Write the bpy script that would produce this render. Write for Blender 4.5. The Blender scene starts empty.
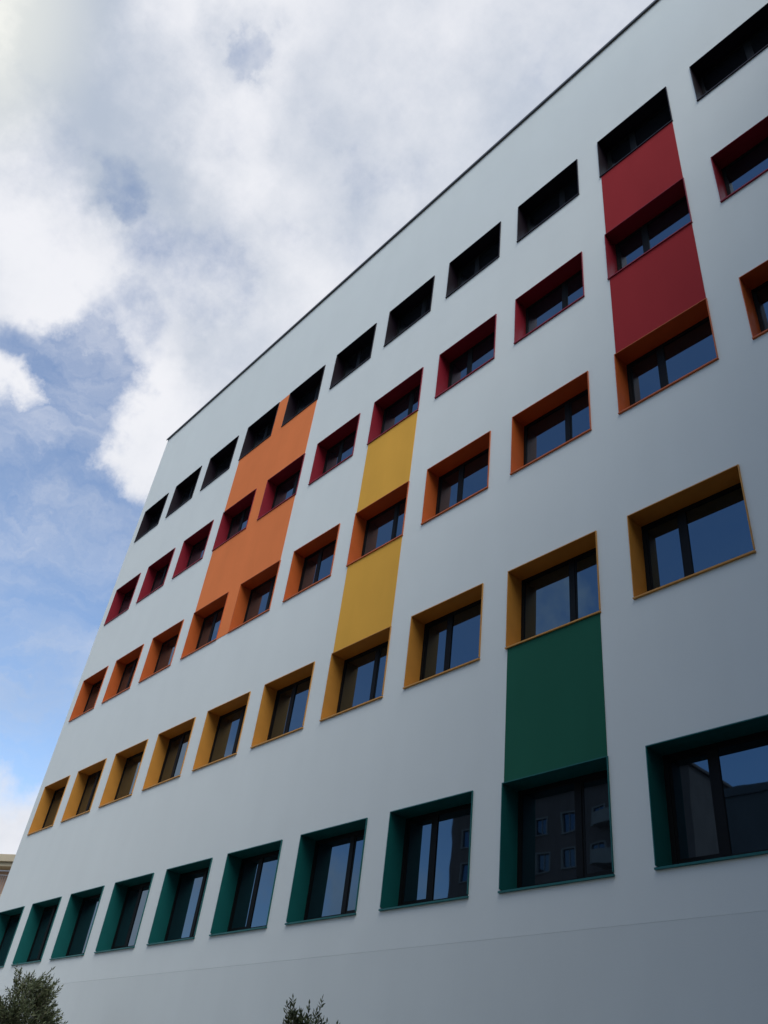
import bpy, bmesh, math, random
from mathutils import Vector, Matrix
random.seed(7)
R = math.radians
S = bpy.context.scene
COL = S.collection
GZ = 0.46                       # the facade was measured with the pavement at -0.46

# ------------------------------------------------------------------ helpers
def link(o, parent=None):
    COL.objects.link(o)
    if parent is not None:
        o.parent = parent
    return o

def obj(name, bm, mats, parent=None, smooth=False):
    me = bpy.data.meshes.new(name)
    bm.normal_update()
    bm.to_mesh(me); bm.free()
    for m in (mats if isinstance(mats, (list, tuple)) else [mats]):
        me.materials.append(m)
    if smooth:
        for p in me.polygons: p.use_smooth = True
    return link(bpy.data.objects.new(name, me), parent)

def empty(name, loc, label, cat, group=None):
    o = bpy.data.objects.new(name, None); link(o); o.location = loc
    o['label'] = label; o['category'] = cat
    if group: o['group'] = group
    return o

def box(bm, x0, x1, y0, y1, z0, z1, mi=0, bevel=0.0):
    vs = [bm.verts.new((x, y, z)) for x in (x0, x1) for y in (y0, y1) for z in (z0, z1)]
    idx = [(0,1,3,2),(4,6,7,5),(0,4,5,1),(2,3,7,6),(0,2,6,4),(1,5,7,3)]
    fs = [bm.faces.new([vs[i] for i in f]) for f in idx]
    for f in fs: f.material_index = mi
    if bevel:
        es = list({e for f in fs for e in f.edges})
        bmesh.ops.bevel(bm, geom=es, offset=bevel, segments=2, affect='EDGES', profile=.6)
    return fs

def quad(bm, pts, mi=0):
    f = bm.faces.new([bm.verts.new(p) for p in pts]); f.material_index = mi
    return f

def grid_wall(bm, x0, x1, z0, z1, holes, y=0.0, mi=0):
    """one sheet facing -y with rectangular openings"""
    xs = sorted({x0, x1} | {round(v, 4) for h in holes for v in h[:2]})
    zs = sorted({z0, z1} | {round(v, 4) for h in holes for v in h[2:]})
    vert = {}
    def V(i, j):
        if (i, j) not in vert: vert[i, j] = bm.verts.new((xs[i], y, zs[j]))
        return vert[i, j]
    for i in range(len(xs)-1):
        for j in range(len(zs)-1):
            cx, cz = (xs[i]+xs[i+1])/2, (zs[j]+zs[j+1])/2
            if any(h[0] < cx < h[1] and h[2] < cz < h[3] for h in holes): continue
            f = bm.faces.new([V(i,j), V(i+1,j), V(i+1,j+1), V(i,j+1)]); f.material_index = mi

# ------------------------------------------------------------------ materials
def mat(name, col, rough=.6, spec=.5, ior=1.45, bump=None, vary=0.0, vscale=1.5, metal=0.0):
    m = bpy.data.materials.new(name); m.use_nodes = True
    nt = m.node_tree; N = nt.nodes; L = nt.links
    b = N['Principled BSDF']
    b.inputs['Base Color'].default_value = (*col, 1)
    b.inputs['Roughness'].default_value = rough
    b.inputs['Specular IOR Level'].default_value = spec
    b.inputs['IOR'].default_value = ior
    b.inputs['Metallic'].default_value = metal
    tc = N.new('ShaderNodeTexCoord')
    if vary:
        n = N.new('ShaderNodeTexNoise'); n.inputs['Scale'].default_value = vscale; n.inputs['Detail'].default_value = 6
        L.new(tc.outputs['Object'], n.inputs['Vector'])
        r = N.new('ShaderNodeMapRange'); r.inputs[1].default_value = .3; r.inputs[2].default_value = .7
        r.inputs[3].default_value = 1-vary; r.inputs[4].default_value = 1+vary
        L.new(n.outputs['Fac'], r.inputs[0])
        mx = N.new('ShaderNodeVectorMath'); mx.operation = 'SCALE'
        mx.inputs[0].default_value = col
        L.new(r.outputs[0], mx.inputs['Scale']); L.new(mx.outputs[0], b.inputs['Base Color'])
    if bump:
        sc, st, dist = bump
        n2 = N.new('ShaderNodeTexNoise'); n2.inputs['Scale'].default_value = sc; n2.inputs['Detail'].default_value = 5
        L.new(tc.outputs['Object'], n2.inputs['Vector'])
        bp = N.new('ShaderNodeBump'); bp.inputs['Strength'].default_value = st; bp.inputs['Distance'].default_value = dist
        L.new(n2.outputs['Fac'], bp.inputs['Height']); L.new(bp.outputs[0], b.inputs['Normal'])
    return m

def render_mat(name, col, streak=.05):
    """painted render: fine sand bump, broad tonal drift, faint rain streaks"""
    m = mat(name, col, rough=.9, spec=.08)
    nt = m.node_tree; N = nt.nodes; L = nt.links; b = N['Principled BSDF']
    tc = N.new('ShaderNodeTexCoord')
    n1 = N.new('ShaderNodeTexNoise'); n1.inputs['Scale'].default_value = .35; n1.inputs['Detail'].default_value = 7
    n1.inputs['Roughness'].default_value = .6
    L.new(tc.outputs['Object'], n1.inputs['Vector'])
    mp = N.new('ShaderNodeMapping'); mp.inputs['Scale'].default_value = (1.3, 1.3, .35)
    L.new(tc.outputs['Object'], mp.inputs['Vector'])
    n2 = N.new('ShaderNodeTexNoise'); n2.inputs['Scale'].default_value = 1.2; n2.inputs['Detail'].default_value = 5
    L.new(mp.outputs[0], n2.inputs['Vector'])
    a = N.new('ShaderNodeMath'); a.operation = 'ADD'
    L.new(n1.outputs['Fac'], a.inputs[0]); L.new(n2.outputs['Fac'], a.inputs[1])
    r = N.new('ShaderNodeMapRange'); r.inputs[1].default_value = .75; r.inputs[2].default_value = 1.25
    r.inputs[3].default_value = 1-streak; r.inputs[4].default_value = 1+streak
    L.new(a.outputs[0], r.inputs[0])
    sc = N.new('ShaderNodeVectorMath'); sc.operation = 'SCALE'; sc.inputs[0].default_value = col
    L.new(r.outputs[0], sc.inputs['Scale']); L.new(sc.outputs[0], b.inputs['Base Color'])
    n3 = N.new('ShaderNodeTexNoise'); n3.inputs['Scale'].default_value = 60; n3.inputs['Detail'].default_value = 4
    L.new(tc.outputs['Object'], n3.inputs['Vector'])
    n4 = N.new('ShaderNodeTexNoise'); n4.inputs['Scale'].default_value = 1.1; n4.inputs['Detail'].default_value = 2
    L.new(tc.outputs['Object'], n4.inputs['Vector'])
    b1 = N.new('ShaderNodeBump'); b1.inputs['Strength'].default_value = .25; b1.inputs['Distance'].default_value = .004
    L.new(n3.outputs['Fac'], b1.inputs['Height'])
    b2 = N.new('ShaderNodeBump'); b2.inputs['Strength'].default_value = .25; b2.inputs['Distance'].default_value = .03
    L.new(n4.outputs['Fac'], b2.inputs['Height']); L.new(b1.outputs[0], b2.inputs['Normal'])
    L.new(b2.outputs[0], b.inputs['Normal'])
    return m

def glass_mat():
    m = mat('window_glass', (.006, .007, .009), rough=.015, spec=.5, ior=2.35)
    nt = m.node_tree; N = nt.nodes; L = nt.links; b = N['Principled BSDF']
    b.inputs['Specular Tint'].default_value = (.40, .70, 1.0, 1)      # solar-control coating: bluish reflection
    tc = N.new('ShaderNodeTexCoord')
    oi = N.new('ShaderNodeObjectInfo')
    ad = N.new('ShaderNodeVectorMath'); ad.operation = 'ADD'
    L.new(tc.outputs['Object'], ad.inputs[0]); L.new(oi.outputs['Location'], ad.inputs[1])
    n = N.new('ShaderNodeTexNoise'); n.inputs['Scale'].default_value = 1.3; n.inputs['Detail'].default_value = 1
    L.new(ad.outputs[0], n.inputs['Vector'])
    bp = N.new('ShaderNodeBump'); bp.inputs['Strength'].default_value = .12; bp.inputs['Distance'].default_value = .012
    L.new(n.outputs['Fac'], bp.inputs['Height']); L.new(bp.outputs[0], b.inputs['Normal'])
    return m

M = {}
M['white']  = render_mat('white_render', (.75, .785, .758), .016)
M['white_base'] = render_mat('white_base_render', (.715, .75, .724), .018)
M['orange_panel'] = render_mat('orange_render', (.80, .225, .075), .05)
M['yellow_panel'] = render_mat('yellow_render', (.78, .41, .068), .05)
M['red_panel']    = render_mat('red_render', (.34, .031, .036), .05)
M['green_panel']  = render_mat('green_render', (.020, .118, .075), .05)
lin = {1: ('plum', (.009, .003, .009)), 2: ('dark_red', (.25, .010, .024)), 3: ('rust_orange', (.54, .12, .024)),
       4: ('ochre', (.56, .26, .046)), 5: ('dark_green', (.006, .118, .115))}
for r, (n, c) in lin.items():
    M['lining%d' % r] = mat(n + '_sheet_metal', c, rough=.5, spec=.4, vary=.06, vscale=2.5)
M['frame'] = mat('anthracite_window_frame', (.007, .008, .009), rough=.5, spec=.12)
M['glass'] = glass_mat()
M['coping'] = mat('dark_zinc_coping', (.11, .115, .125), rough=.5, spec=.5, vary=.12, vscale=3)
M['gravel'] = mat('roof_gravel', (.25, .24, .23), rough=.9, vary=.2, vscale=8)

# ------------------------------------------------------------------ the office building
PX, W, PZ, H = 2.3476, 1.786, 3.6, 1.462
V5 = 5.6 + GZ
XL, XR, DEP, TOP = -21.58, 7.35, 14.0, 24.08 + GZ
ROWS = range(1, 6)
COLS = range(-2, 10)
def wtop(r): return V5 + PZ*(5-r)
def wx(c): return -PX*c

bld = empty('office_building', (0, 0, 0), 'tall white rendered office building with colour lined windows and coloured wall panels filling the picture', 'building')

IN = .006
holes = []
for r in ROWS:
    for c in COLS:
        holes.append((wx(c)+IN, wx(c)+W-IN, wtop(r)-H+IN, wtop(r)-IN))
bm = bmesh.new()
ZB = 4.06                                                   # horizontal joint: the coat below it is a shade darker
grid_wall(bm, XL, XR, ZB, TOP, holes)
quad(bm, [(XL,DEP,ZB),(XL,0,ZB),(XL,0,TOP),(XL,DEP,TOP)])
quad(bm, [(XR,0,ZB),(XR,DEP,ZB),(XR,DEP,TOP),(XR,0,TOP)])
quad(bm, [(XR,DEP,ZB),(XL,DEP,ZB),(XL,DEP,TOP),(XR,DEP,TOP)])
quad(bm, [(XL,0,ZB),(XR,0,ZB),(XR,DEP,ZB),(XL,DEP,ZB)])
bmesh.ops.remove_doubles(bm, verts=bm.verts, dist=1e-4)
obj('wall', bm, M['white'], bld)
bm = bmesh.new()
box(bm, XL+.001, XR-.001, .0012, DEP-.001, -.2, ZB-.0006)
obj('base_wall', bm, M['white_base'], bld)

bm = bmesh.new()
quad(bm, [(XL+.3,.3,TOP-.5),(XR-.3,.3,TOP-.5),(XR-.3,DEP-.3,TOP-.5),(XL+.3,DEP-.3,TOP-.5)])
obj('roof', bm, M['gravel'], bld)
bm = bmesh.new()                                            # metal parapet capping in sheet lengths, open joints between them
x = XL-.05
while x < XR:
    x2 = min(x+3.0, XR+.05)
    box(bm, x+.004, x2-.004, -.06, .34, TOP+.004, TOP+.042, bevel=.006)
    box(bm, x+.004, x2-.004, -.06, -.045, TOP-.04, TOP+.003)
    x = x2
y = .345
while y < DEP:
    y2 = min(y+3.0, DEP+.05)
    box(bm, XL-.05, XL+.34, y+.004, y2-.004, TOP+.004, TOP+.042, bevel=.006)
    box(bm, XL-.05, XL-.036, y+.004, y2-.004, TOP-.04, TOP+.003)
    y = y2
obj('roof_coping', bm, M['coping'], bld)

# coloured wall panels: thin render coats, proud of the white wall
def panel(rects, m, label):
    bm = bmesh.new()
    for x0, x1, z0, z1 in rects:
        box(bm, x0, x1, -.008, -.001, z0, z1)
    o = obj('colour_panel', bm, m, bld); o['label'] = label
E_ = .028                                                   # the panels sit a little inside the window trims
def col_x(c): return wx(c)+E_, wx(c)+W-.012
def bot(r): return wtop(r)-H
# orange: two columns wide, three storeys, wrapping the windows
xa, xb = wx(6)+E_, wx(5)+W-E_
g0, g1 = wx(6)+W-.004, wx(5)+.004
rects = [(xa, xb, wtop(2)+.001, bot(1)-.001), (xa, xb, wtop(3)+.001, bot(2)-.001)]
rects += [(g0, g1, bot(r)-.001, wtop(r)+.001) for r in (1, 2, 3)]
rects[2:] = [(g0, g1, bot(1)-.0005, wtop(1)), (g0, g1, bot(2)-.0005, wtop(2)+.0005), (g0, g1, bot(3), wtop(3)+.0005)]
panel(rects, M['orange_panel'], 'orange panel across two window columns from top storey down to third')
x0, x1 = col_x(0)
panel([(x0, x1, wtop(2), bot(1))], M['red_panel'], 'upper dark red panel under the top storey window on the right')
panel([(x0, x1, wtop(3), bot(2))], M['red_panel'], 'lower dark red panel above the rust orange window on the right')
x0, x1 = col_x(3)
panel([(x0, x1, wtop(3), bot(2))], M['yellow_panel'], 'upper yellow panel under the dark red window')
panel([(x0, x1, wtop(4), bot(3))], M['yellow_panel'], 'lower yellow panel above the ochre window')
x0, x1 = col_x(1)
panel([(x0, x1, wtop(5), bot(4))], M['green_panel'], 'dark green panel between ochre window and green window')

# ---- windows: coloured sheet-metal lining > frame, pane, sill
FD = .315                                                    # depth from trim to frame
T = .013
def lining_bm():
    bm = bmesh.new()
    y0, y1 = -.022, FD+.07
    box(bm, 0, T, y0, y1, -H+.045, -T)
    box(bm, W-T, W, y0, y1, -H+.045, -T)
    box(bm, 0, W, y0, y1, -T, 0)
    bmesh.ops.remove_doubles(bm, verts=bm.verts, dist=1e-5)
    return bm
def sill_bm():
    bm = bmesh.new()
    f, b = -.034, FD+.07                                    # a folded sheet: front lip, slope up to the frame
    pts = [(f, -H-.006), (f, -H+.018), (b, -H+.070), (b, -H+.005), (-.024, -H-.006)]
    x0, x1 = -.006, W+.006
    a = [bm.verts.new((x0, y, z)) for y, z in pts]; c = [bm.verts.new((x1, y, z)) for y, z in pts]
    n = len(pts)
    bm.faces.new(a); bm.faces.new(list(reversed(c)))
    for i in range(n):
        j = (i+1) % n
        bm.faces.new([a[j], a[i], c[i], c[j]])
    bmesh.ops.recalc_face_normals(bm, faces=bm.faces)
    return bm
def frame_bm(mc):
    bm = bmesh.new()
    x0, x1, z0, z1 = T+.001, W-T-.001, -H+.07, -T-.001
    fw_, y0, y1 = .065, FD, FD+.065
    box(bm, x0, x0+fw_, y0, y1, z0, z1, bevel=.004)
    box(bm, x1-fw_, x1, y0, y1, z0, z1, bevel=.004)
    box(bm, x0+fw_+.001, x1-fw_-.001, y0+.001, y1, z1-fw_, z1, bevel=.004)
    box(bm, x0+fw_+.001, x1-fw_-.001, y0+.001, y1, z0, z0+fw_+.02, bevel=.004)
    box(bm, mc-.055, mc+.055, y0+.002, y1, z0+fw_+.021, z1-fw_-.001, bevel=.004)
    # the sash that opens sits on the narrow side, a second slim profile round it
    s0, s1 = (x0+fw_+.002, mc-.057) if mc < W/2 else (mc+.057, x1-fw_-.002)
    sz0, sz1 = z0+fw_+.022, z1-fw_-.002
    ys, ye, sw = y0+.012, y1-.004, .032
    box(bm, s0, s0+sw, ys, ye, sz0, sz1); box(bm, s1-sw, s1, ys, ye, sz0, sz1)
    box(bm, s0+sw+.001, s1-sw-.001, ys, ye, sz0, sz0+sw); box(bm, s0+sw+.001, s1-sw-.001, ys, ye, sz1-sw, sz1)
    return bm
def pane_bm():
    bm = bmesh.new()
    box(bm, -W/2+T+.04, W/2-T-.04, -.006, .006, -H/2+.12, H/2-.07)
    return bm
def mesh_of(bm, mts, name):
    me = bpy.data.meshes.new(name); bm.normal_update(); bm.to_mesh(me); bm.free(); me.materials.append(mts); return me
LM = {r: mesh_of(lining_bm(), M['lining%d' % r], 'window_lining') for r in ROWS}
SM = {r: mesh_of(sill_bm(), M['lining%d' % r], 'window_sill') for r in ROWS}
FM = {0: mesh_of(frame_bm(.695), M['frame'], 'window_frame'), 1: mesh_of(frame_bm(1.05), M['frame'], 'window_frame')}
PM = mesh_of(pane_bm(), M['glass'], 'window_pane')
LBL = {1: 'top storey window with near black plum lining', 2: 'window with dark red lining', 3: 'window with rust orange lining',
       4: 'window with ochre yellow lining', 5: 'window with dark green lining'}
def child(name, me, parent, loc=(0,0,0)):
    o = bpy.data.objects.new(name, me); link(o, parent); o.location = loc; return o
for r in ROWS:
    for c in COLS:
        w = child('window', LM[r], bld, (wx(c), 0, wtop(r))); w['label'] = LBL[r]
        child('sill', SM[r], w)
        child('frame', FM[c % 2], w)
        p = child('pane', PM, w, (W/2, FD+.024, -H/2))
        p.rotation_euler = (R(random.uniform(-.25, .25)), 0, R(random.uniform(-.3, .3)))

# ------------------------------------------------------------------ ground
def ground_mat(name, col, scale, vary):
    m = mat(name, col, rough=.9, spec=.3, vary=vary, vscale=scale, bump=(40, .3, .01)); return m
bm = bmesh.new(); quad(bm, [(-900,-900,0),(900,-900,0),(900,900,0),(-900,900,0)])
o = obj('ground', bm, ground_mat('yard_paving', (.085,.08,.071), .8, .15)); o['kind'] = 'structure'
bm = bmesh.new(); box(bm, -40, 7.3, -4.2, -.002, .004, .125, bevel=.01)
o = obj('pavement', bm, ground_mat('concrete_paving', (.30,.29,.27), 1.5, .12)); o['kind'] = 'structure'

# ------------------------------------------------------------------ generic neighbour buildings
def neighbour(name, label, loc, rotz, w, d, h, wallm, wins, trimm, rooffn=None, cat='building'):
    root = empty(name, loc, label, cat); root.rotation_euler.z = rotz
    bm = bmesh.new()
    grid_wall(bm, 0, w, 0, h, wins)
    quad(bm, [(0,d,0),(0,0,0),(0,0,h),(0,d,h)]); quad(bm, [(w,0,0),(w,d,0),(w,d,h),(w,0,h)])
    quad(bm, [(w,d,0),(0,d,0),(0,d,h),(w,d,h)]); quad(bm, [(0,0,h-.003),(w,0,h-.003),(w,d,h-.003),(0,d,h-.003)])
    obj('wall', bm, wallm, root)
    for x0, x1, z0, z1 in wins:
        bm = bmesh.new()
        box(bm, x0-.09, x0+.06, -.05, .22, z0, z1); box(bm, x1-.06, x1+.09, -.05, .22, z0, z1)
        box(bm, x0-.09, x1+.09, -.05, .22, z1+.001, z1+.12); box(bm, x0-.12, x1+.12, -.10, .22, z0-.10, z0-.001)
        box(bm, (x0+x1)/2-.04, (x0+x1)/2+.04, .1, .19, z0, z1)
        f = obj('window', bm, trimm, root)
        bm = bmesh.new(); box(bm, x0+.061, x1-.061, .15, .17, z0+.001, z1-.001)
        obj('pane', bm, M['glass'], f)
    return root
def wingrid(w, n, x0, ww, rows, z0, wh, pz):
    st = (w-2*x0-ww)/(n-1)
    return [(x0+i*st, x0+i*st+ww, z0+j*pz, z0+j*pz+wh) for i in range(n) for j in range(rows)]

M['beige'] = render_mat('beige_render', (.50, .43, .31), .08)
M['brown'] = render_mat('brown_render', (.40, .27, .20), .08)
M['stone_trim'] = mat('stone_trim', (.26, .24, .22), rough=.8, vary=.1)
M['metal_rail'] = mat('grey_rail_metal', (.35,.35,.36), rough=.4, metal=.6)

# left: beige house beyond the far corner (only its cornice and balcony show)
hd = math.atan2(6.33-3.35, -34.94+39.70)
base = Vector((-37.2, 4.6, 0)) - Vector((math.cos(hd), math.sin(hd), 0))*7
Ht = 10.48+GZ
nb = neighbour('neighbour_house', 'beige house with flat cornice and balcony rail, beyond the far corner of the white building', base, hd, 12, 9, Ht-.5,
               M['brown'], wingrid(12, 4, 1.2, 1.3, 3, 1.0, 1.6, 3.1), M['stone_trim'])
bm = bmesh.new()
box(bm, -.5, 12.5, -.55, 9.4, Ht-.5, Ht-.32, bevel=.02); box(bm, -.62, 12.62, -.68, 9.5, Ht-.315, Ht, bevel=.02)
obj('cornice', bm, M['beige'], nb)
bm = bmesh.new()
box(bm, -.2, 12.2, -1.0, -.005, Ht-1.95, Ht-1.78, bevel=.01)
obj('balcony_slab', bm, M['beige'], nb)
bm = bmesh.new()
box(bm, -.2, 12.2, -.99, -.94, Ht-.83, Ht-.78)
box(bm, -.2, 12.2, -.98, -.95, Ht-1.0, Ht-.97)
for i in range(104):
    box(bm, -.18+i*.12, -.165+i*.12, -.975, -.955, Ht-1.78, Ht-1.0)
obj('balcony_railing', bm, M['metal_rail'], nb)

# across the yard (these show as reflections in the lowest row of windows)
M['brick'] = render_mat('brown_brick', (.15, .115, .105), .12)
a = neighbour('apartment_block', 'distant brown flat topped apartment block, mirrored in the lowest windows', (-29.8, -51.0, 0), R(180), 26.5, 14, 30.5,
              M['brick'], wingrid(26.5, 8, 1.6, 1.5, 9, 1.4, 1.6, 3.2), M['stone_trim'])
bm = bmesh.new(); box(bm, -.25, 26.75, -.3, 14.25, 30.503, 30.75, bevel=.03)
obj('cornice', bm, M['brick'], a)
for k in range(8):                                           # small balconies, two to a floor
    for x0 in (5.2, 16.0):
        bm = bmesh.new()
        box(bm, x0, x0+3.2, -1.2, -.003, 4.3+3.2*k-.15, 4.3+3.2*k); box(bm, x0, x0+3.2, -1.2, -1.12, 4.3+3.2*k+.001, 5.3+3.2*k)
        box(bm, x0, x0+.08, -1.119, -.004, 4.3+3.2*k+.001, 5.3+3.2*k); box(bm, x0+3.12, x0+3.2, -1.119, -.004, 4.3+3.2*k+.001, 5.3+3.2*k)
        obj('balcony', bm, M['stone_trim'], a)
b = neighbour('grey_house', 'plain flat topped grey house across the yard, mirrored in the lowest window at right', (-.6, -18.5, 0), R(180), 8.9, 9, 13.4,
              render_mat('grey_render', (.16,.165,.17), .08), wingrid(8.9, 3, 1.1, 1.3, 3, 1.2, 1.7, 3.2), M['stone_trim'])
bm = bmesh.new(); box(bm, -.04, 8.94, -.06, 9.1, 13.403, 13.7, bevel=.02)
obj('parapet', bm, M['coping'], b)

# added block out of view, keeps sun and sky off the lower right wall
M['shading_brick'] = render_mat('shading_block_brown', (.14, .125, .115), .12)
neighbour('shading_block', 'added unseen dark block at right angles to the white building, shading its lower right wall', (8.2, -.4, 0), R(-90), 24, 12, 23.5,
          M['shading_brick'], wingrid(24, 7, 1.5, 1.5, 6, 1.2, 1.9, 3.4), M['stone_trim'])

# ------------------------------------------------------------------ planting
def leaf_mat(name, c1, c2):
    m = mat(name, c1, rough=.55, spec=.35)
    nt = m.node_tree; N = nt.nodes; L = nt.links; bs = N['Principled BSDF']
    g = N.new('ShaderNodeNewGeometry')
    rp = N.new('ShaderNodeMix'); rp.data_type = 'RGBA'
    rp.inputs[6].default_value = (*c1, 1); rp.inputs[7].default_value = (*c2, 1)
    L.new(g.outputs['Random Per Island'], rp.inputs[0]); L.new(rp.outputs[2], bs.inputs['Base Color'])
    bs.inputs['Subsurface Weight'].default_value = 0
    return m
M['leaf'] = leaf_mat('olive_leaf', (.060,.082,.036), (.150,.170,.085))
M['leaf2'] = leaf_mat('dark_shrub_leaf', (.050,.075,.032), (.12,.14,.065))
M['bark'] = mat('bark', (.10,.08,.06), rough=.9, vary=.25, vscale=12, bump=(25,.6,.02))

def tube(bm, pts, r0, r1, n=6):
    rings = []
    for i, p in enumerate(pts):
        p = Vector(p); t = (Vector(pts[min(i+1,len(pts)-1)])-Vector(pts[max(i-1,0)])).normalized()
        u = t.orthogonal().normalized(); v = t.cross(u)
        r = r0+(r1-r0)*i/(len(pts)-1)
        rings.append([bm.verts.new(p+u*math.cos(2*math.pi*k/n)*r+v*math.sin(2*math.pi*k/n)*r) for k in range(n)])
    for a_, b_ in zip(rings, rings[1:]):
        for k in range(n):
            bm.faces.new([a_[k], a_[(k+1)%n], b_[(k+1)%n], b_[k]])
    bm.faces.new(rings[-1])

def leaf(bm, p, d, ln, wd):
    d = d.normalized(); s = d.orthogonal().normalized()
    s = Matrix.Rotation(random.uniform(0, 2*math.pi), 3, d) @ s
    nrm = d.cross(s)
    m = p+d*ln*.5+nrm*ln*.06
    a = bm.verts.new(p); c = bm.verts.new(p+d*ln); l = bm.verts.new(m+s*wd*.5); r = bm.verts.new(m-s*wd*.5)
    bm.faces.new([a, r, c, l])

def shoot(bl, bt, p0, d0, length, ln, wd, step, upbias):
    """a twig with leaves in pairs"""
    pts = [Vector(p0)]; d = d0.normalized(); n = max(3, int(length/.09))
    for i in range(n):
        d = (d+Vector((random.uniform(-.16,.16), random.uniform(-.16,.16), random.uniform(-.12,.14)+upbias))).normalized()
        pts.append(pts[-1]+d*length/n)
    tube(bt, pts, .005, .0015, 4)
    dist = length*.12
    while dist < length*1.0:
        k = min(int(dist/length*n), n-1); q = pts[k].lerp(pts[k+1], dist/length*n-k)
        dd = (pts[k+1]-pts[k]).normalized()
        o = dd.orthogonal().normalized(); o = Matrix.Rotation(random.uniform(0, 6.283), 3, dd) @ o
        for s in (1, -1):
            leaf(bl, q, dd*random.uniform(.5,1.0)+o*s*random.uniform(.5,.9), ln*random.uniform(.7,1.2), wd*random.uniform(.8,1.2))
        dist += step*random.uniform(.7, 1.3)
    leaf(bl, pts[-1], d, ln, wd)

def bushy_tree(name, label, cat, loc, trunk_h, centre, rad, nshoot, ln, wd, lm, tall=()):
    root = empty(name, loc, label, cat)
    bl, bt, bk = bmesh.new(), bmesh.new(), bmesh.new()
    top = Vector((0, 0, trunk_h))
    if trunk_h > .3:
        tube(bk, [(0,0,0),(.02,.01,trunk_h*.5),(0,0,trunk_h)], .07, .05, 8)
    C0 = Vector(centre)
    limbs = []
    for i in range(9):
        a = i*2.4+random.uniform(-.3,.3); e = random.uniform(.2, 1.0)
        end = C0+Vector((math.cos(a)*rad[0]*.6*math.sqrt(1-e*e*.8), math.sin(a)*rad[1]*.6*math.sqrt(1-e*e*.8), rad[2]*(e*1.1-.5)))
        mid = top.lerp(end, .5)+Vector((random.uniform(-.08,.08), random.uniform(-.08,.08), -.05))
        tube(bk, [top, mid, end], .028, .01, 6); limbs.append(end)
    clumps = []
    for i in range(30):
        v = Vector((random.gauss(0,1), random.gauss(0,1), random.gauss(0,1))).normalized()*random.uniform(.5,.95)
        clumps.append(C0+Vector((v.x*rad[0], v.y*rad[1], v.z*rad[2])))
    for i in range(nshoot):
        c = random.choice(clumps); start = c+Vector((random.gauss(0,.12), random.gauss(0,.12), random.gauss(0,.12)))*rad[0]
        out = (start-C0).normalized()
        d = out*.7+Vector((random.uniform(-.5,.5), random.uniform(-.5,.5), random.uniform(.0,.8)))
        shoot(bl, bt, start-d.normalized()*.12, d, random.uniform(.16,.38), ln, wd, ln*.45, .05)
    for p, d, L_ in tall:
        shoot(bl, bt, Vector(p), Vector(d), L_, ln, wd, ln*.5, .02)
    obj('trunk', bk, M['bark'], root)
    obj('crown', bl, lm, root)
    tw = obj('twigs', bt, M['bark'], root)
    return root
bushy_tree('olive_tree', 'round grey green tree with fine leaves in the bottom left corner, before the white wall', 'tree', (-12.3, -2.0, .125),
           1.5, (-.14, 0, 2.66), (.95, .95, .78), 1600, .085, .024, M['leaf'],
           tall=[((.62,0,3.0),(.35,-.1,1),.42), ((.5,-.1,3.05),(.2,-.1,1),.3), ((-.35,.1,3.2),(-.1,0,1),.35), ((.75,-.2,2.7),(.5,-.2,.8),.35)])
bushy_tree('young_shrub', 'small pointed shrub whose leafy tips rise at the bottom edge before the white wall', 'shrub', (-3.33, -2.0, .125),
           .5, (-.03, 0, 1.90), (.46, .42, .84), 900, .068, .024, M['leaf2'],
           tall=[((.10,0,2.5),(.05,0,1),.42), ((.08,0,2.45),(.1,0,1),.34), ((.02,0,2.45),(-.05,.1,1),.34), ((-.05,0,2.4),(-.25,0,1),.34), ((-.15,-.1,2.3),(-.5,-.1,1),.36), ((.15,.1,2.4),(.15,0,1),.3), ((0,0,2.35),(-.1,-.2,1),.36), ((-.2,0,2.3),(-.55,0,.9),.3), ((.06,.05,2.35),(.0,.1,1),.38)]
           + [((random.uniform(-.24,.12), random.uniform(-.2,.2), random.uniform(2.30,2.50)), (random.uniform(-.5,.3), random.uniform(-.3,.3), 1), random.uniform(.16,.32)) for _ in range(34)])

# ------------------------------------------------------------------ sky
SUN_EL, SUN_AZ = 50.0, 238.0          # azimuth from +y towards -x
sd = Vector((-math.sin(R(SUN_AZ))*math.cos(R(SUN_EL)), math.cos(R(SUN_AZ))*math.cos(R(SUN_EL)), math.sin(R(SUN_EL))))
w = bpy.data.worlds.new('World'); S.world = w; w.use_nodes = True
nt = w.node_tree; N = nt.nodes; L = nt.links
for n in list(N): N.remove(n)
out = N.new('ShaderNodeOutputWorld'); bg = N.new('ShaderNodeBackground'); L.new(bg.outputs[0], out.inputs[0])
bg.inputs['Strength'].default_value = .10
sky = N.new('ShaderNodeTexSky'); sky.sky_type = 'NISHITA'; sky.sun_disc = False
sky.sun_elevation = R(SUN_EL); sky.sun_rotation = R(-SUN_AZ); sky.air_density = 1.0; sky.dust_density = .1; sky.ozone_density = 2.5
tc = N.new('ShaderNodeTexCoord')
def math_(op, a, b=None, clamp=False):
    n = N.new('ShaderNodeMath'); n.operation = op; n.use_clamp = clamp
    for i, v in enumerate((a, b)):
        if v is None: continue
        if isinstance(v, (int, float)): n.inputs[i].default_value = v
        else: L.new(v, n.inputs[i])
    return n.outputs[0]
def noise(scale, detail, rough, vec, dist=0.0, off=(0,0,0)):
    mp = N.new('ShaderNodeMapping'); mp.inputs['Location'].default_value = off; L.new(vec, mp.inputs['Vector'])
    n = N.new('ShaderNodeTexNoise'); n.inputs['Scale'].default_value = scale; n.inputs['Detail'].default_value = detail
    n.inputs['Roughness'].default_value = rough; n.inputs['Distortion'].default_value = dist
    L.new(mp.outputs[0], n.inputs['Vector']); return n
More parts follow.
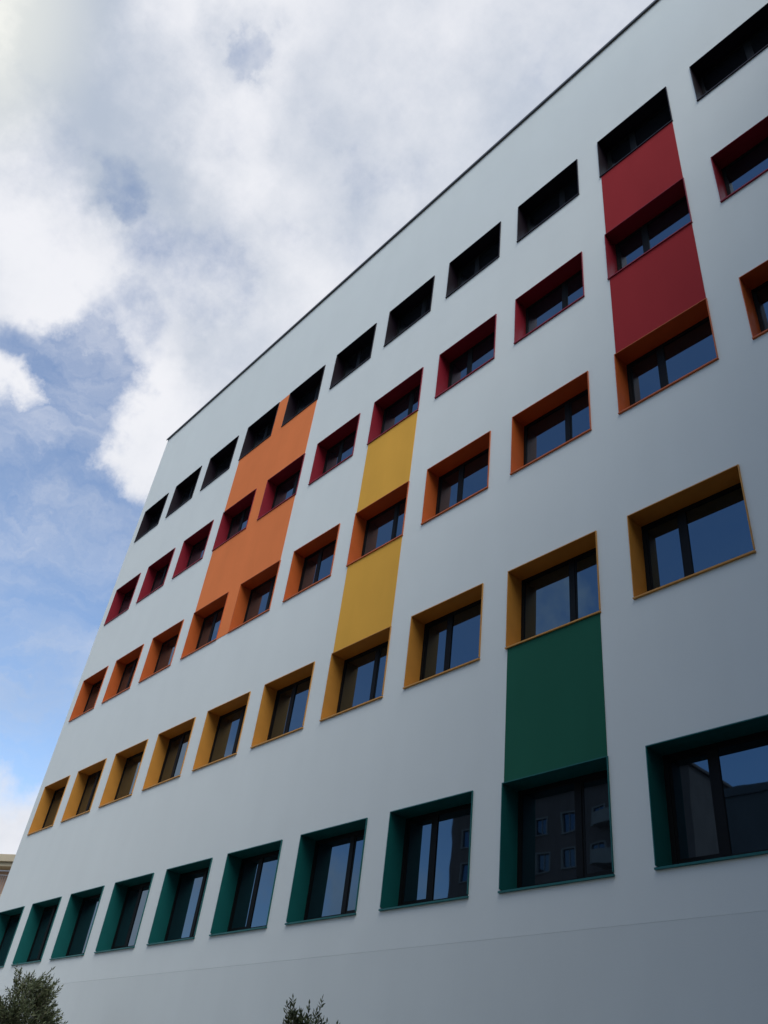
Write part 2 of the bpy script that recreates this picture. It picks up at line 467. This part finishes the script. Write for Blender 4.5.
def smooth(v, a, b, c=0.0, d=1.0):
    r = N.new('ShaderNodeMapRange'); r.interpolation_type = 'SMOOTHSTEP'
    L.new(v, r.inputs[0])
    for i, x in enumerate((a, b, c, d)): r.inputs[i+1].default_value = x
    return r.outputs[0]
gen = tc.outputs['Generated']
wn = noise(5.0, 7, .62, gen)                                   # ragged cloud borders: bend the direction first
sb = N.new('ShaderNodeVectorMath'); sb.operation = 'SUBTRACT'; L.new(wn.outputs['Color'], sb.inputs[0]); sb.inputs[1].default_value = (.5,.5,.5)
sl = N.new('ShaderNodeVectorMath'); sl.operation = 'SCALE'; L.new(sb.outputs[0], sl.inputs[0]); sl.inputs['Scale'].default_value = .22
ad = N.new('ShaderNodeVectorMath'); ad.operation = 'ADD'; L.new(gen, ad.inputs[0]); L.new(sl.outputs[0], ad.inputs[1])
nm = N.new('ShaderNodeVectorMath'); nm.operation = 'NORMALIZE'; L.new(ad.outputs[0], nm.inputs[0])
wv = nm.outputs[0]
def bank(blobs, vec, start):
    acc = start
    for d, r, k in blobs:
        dp = N.new('ShaderNodeVectorMath'); dp.operation = 'DOT_PRODUCT'; L.new(vec, dp.inputs[0])
        dp.inputs[1].default_value = Vector(d).normalized()
        acc = math_('ADD', acc, smooth(dp.outputs['Value'], math.cos(R(r)), math.cos(R(r*.25)), 0, k))
    return acc
n1 = noise(3.4, 10, .60, gen)
n2 = noise(9.0, 8, .62, gen, 0, (3.1,1.7,.4))
base = math_('MULTIPLY', math_('SUBTRACT', n1.outputs['Fac'], .5), 2.2)
base = math_('ADD', base, math_('MULTIPLY', math_('SUBTRACT', n2.outputs['Fac'], .5), .9))
dens = bank([((-.547,.242,.801), 26, .75), ((-.35,.25,.9), 24, .55), ((-.66,.06,.74), 14, .75), ((-.56,-.10,.82), 22, .7),
             ((-.745,.205,.635), 8, .75), ((-.94,.285,.20), 6.5, .6), ((-.85,-.45,.25), 28, .6), ((.5,-.5,.7), 50, .7), ((.2,.7,.7), 50, .6),
             ((-.856,.187,.481), 14, -.6), ((-.876,.245,.415), 11, -.35)], wv, math_('ADD', base, -.02))
dens = math_('MINIMUM', math_('MAXIMUM', dens, -.45), .62)
dens = bank([((-.775,.112,.622), 6.5, -.88), ((-.41,-.66,.62), 37, -1.6),
             ((-.455,.085,.886), 2.0, -.36), ((-.612,.062,.788), 2.4, -.32), ((-.63,.145,.763), 5, -.28), ((-.70,.12,.70), 4.0, -.35)], wv, dens)
dens = bank([((-.800,.078,.596), 4.2, .95), ((-.517,-.66,.545), 6, 1.85)], wv, math_('ADD', dens, math_('MULTIPLY', math_('SUBTRACT', n2.outputs['Fac'], .5), 1.3)))
cover0 = smooth(dens, -.28, .62)
# thin high streaks over the blue
mpw = N.new('ShaderNodeMapping'); mpw.inputs['Scale'].default_value = (2.0, 3.0, 9.0); mpw.inputs['Rotation'].default_value = (.5, .25, .3); L.new(wv, mpw.inputs['Vector'])
n5 = N.new('ShaderNodeTexNoise'); n5.inputs['Scale'].default_value = 1.6; n5.inputs['Detail'].default_value = 7; n5.inputs['Roughness'].default_value = .6; L.new(mpw.outputs[0], n5.inputs['Vector'])
cover = math_('MAXIMUM', cover0, math_('MULTIPLY', smooth(n5.outputs['Fac'], .34, .78, .06, .65), bank([((-.86,.2,.46), 32, .75)], gen, .25)))
# brightness inside the cloud: thick parts grey, edges and the side near the sun white
n3 = noise(4.2, 10, .62, gen, 0, (7.3,2.2,5.1))
lum = bank([((-.685,.065,.725), 9, .45), ((-.56,-.15,.81), 6, .5), ((-.80,.075,.600), 5, .55), ((-.395,.243,.886), 25, .12), ((-.94,.285,.20), 7, .2),
            ((-.583,-.02,.812), 9, -.42), ((-.63,.145,.763), 8, -.15), ((-.458,.077,.885), 3, -.3), ((-.618,.057,.784), 3, -.25), ((-.76,.19,.62), 7, .35),
            ((-.50,.06,.865), 7, .25)], wv,
           math_('ADD', math_('MULTIPLY', math_('SUBTRACT', n3.outputs['Fac'], .5), 1.6), .455))
lumc = smooth(lum, 0, 1)
cm = N.new('ShaderNodeMix'); cm.data_type = 'RGBA'
CL = 4.55
cm.inputs[6].default_value = (.52*CL, .59*CL, .71*CL, 1); cm.inputs[7].default_value = (.97*CL, .98*CL, 1.03*CL, 1)
L.new(lumc, cm.inputs[0])
mx = N.new('ShaderNodeMix'); mx.data_type = 'RGBA'
L.new(cover, mx.inputs[0]); L.new(sky.outputs[0], mx.inputs[6]); L.new(cm.outputs[2], mx.inputs[7])
# the veiled sun warms the cloud round it
dp = N.new('ShaderNodeVectorMath'); dp.operation = 'DOT_PRODUCT'; L.new(gen, dp.inputs[0]); dp.inputs[1].default_value = Vector((-.57,-.19,.80)).normalized()
gl = smooth(dp.outputs['Value'], math.cos(R(11)), 1.0)
gm = N.new('ShaderNodeVectorMath'); gm.operation = 'SCALE'; gm.inputs[0].default_value = (1.6, 1.4, .7); L.new(gl, gm.inputs['Scale'])
fin = N.new('ShaderNodeVectorMath'); fin.operation = 'ADD'; L.new(mx.outputs[2], fin.inputs[0]); L.new(gm.outputs[0], fin.inputs[1])
L.new(fin.outputs[0], bg.inputs['Color'])

sun = bpy.data.lights.new('sun', 'SUN'); sun.energy = 1.15; sun.angle = R(40); sun.color = (1, .985, .95)
so = link(bpy.data.objects.new('sun', sun)); so.rotation_euler = sd.to_track_quat('Z', 'Y').to_euler(); so.location = sd*60

# ------------------------------------------------------------------ camera
fw = Vector((-0.63236645, 0.47634559, 0.61090716)); rt = Vector((0.66506032, 0.73822062, 0.11280552)); up = Vector((0.39724985, -0.47762454, 0.7836245))
cam = bpy.data.cameras.new('camera'); cam.sensor_width = 36; cam.sensor_fit = 'AUTO'; cam.lens = 843.917*36/1024
cam.clip_end = 3000; cam.clip_start = .05
co = link(bpy.data.objects.new('camera', cam))
mw = Matrix((( rt.x, up.x, -fw.x), (rt.y, up.y, -fw.y), (rt.z, up.z, -fw.z))).to_4x4()
mw.translation = Vector((5.5779, -8.7248, 1.1426+GZ)); co.matrix_world = mw
S.camera = co

vs = S.view_settings
S.display_settings.display_device = 'sRGB'
vs.view_transform = 'Standard'; vs.look = 'None'; vs.exposure = 1.0; vs.gamma = 1; vs.use_curve_mapping = False
S.render.engine = 'CYCLES'
S.cycles.max_bounces = 8; S.cycles.diffuse_bounces = 4; S.cycles.glossy_bounces = 4
S.cycles.use_denoising = True
S.render.film_transparent = False
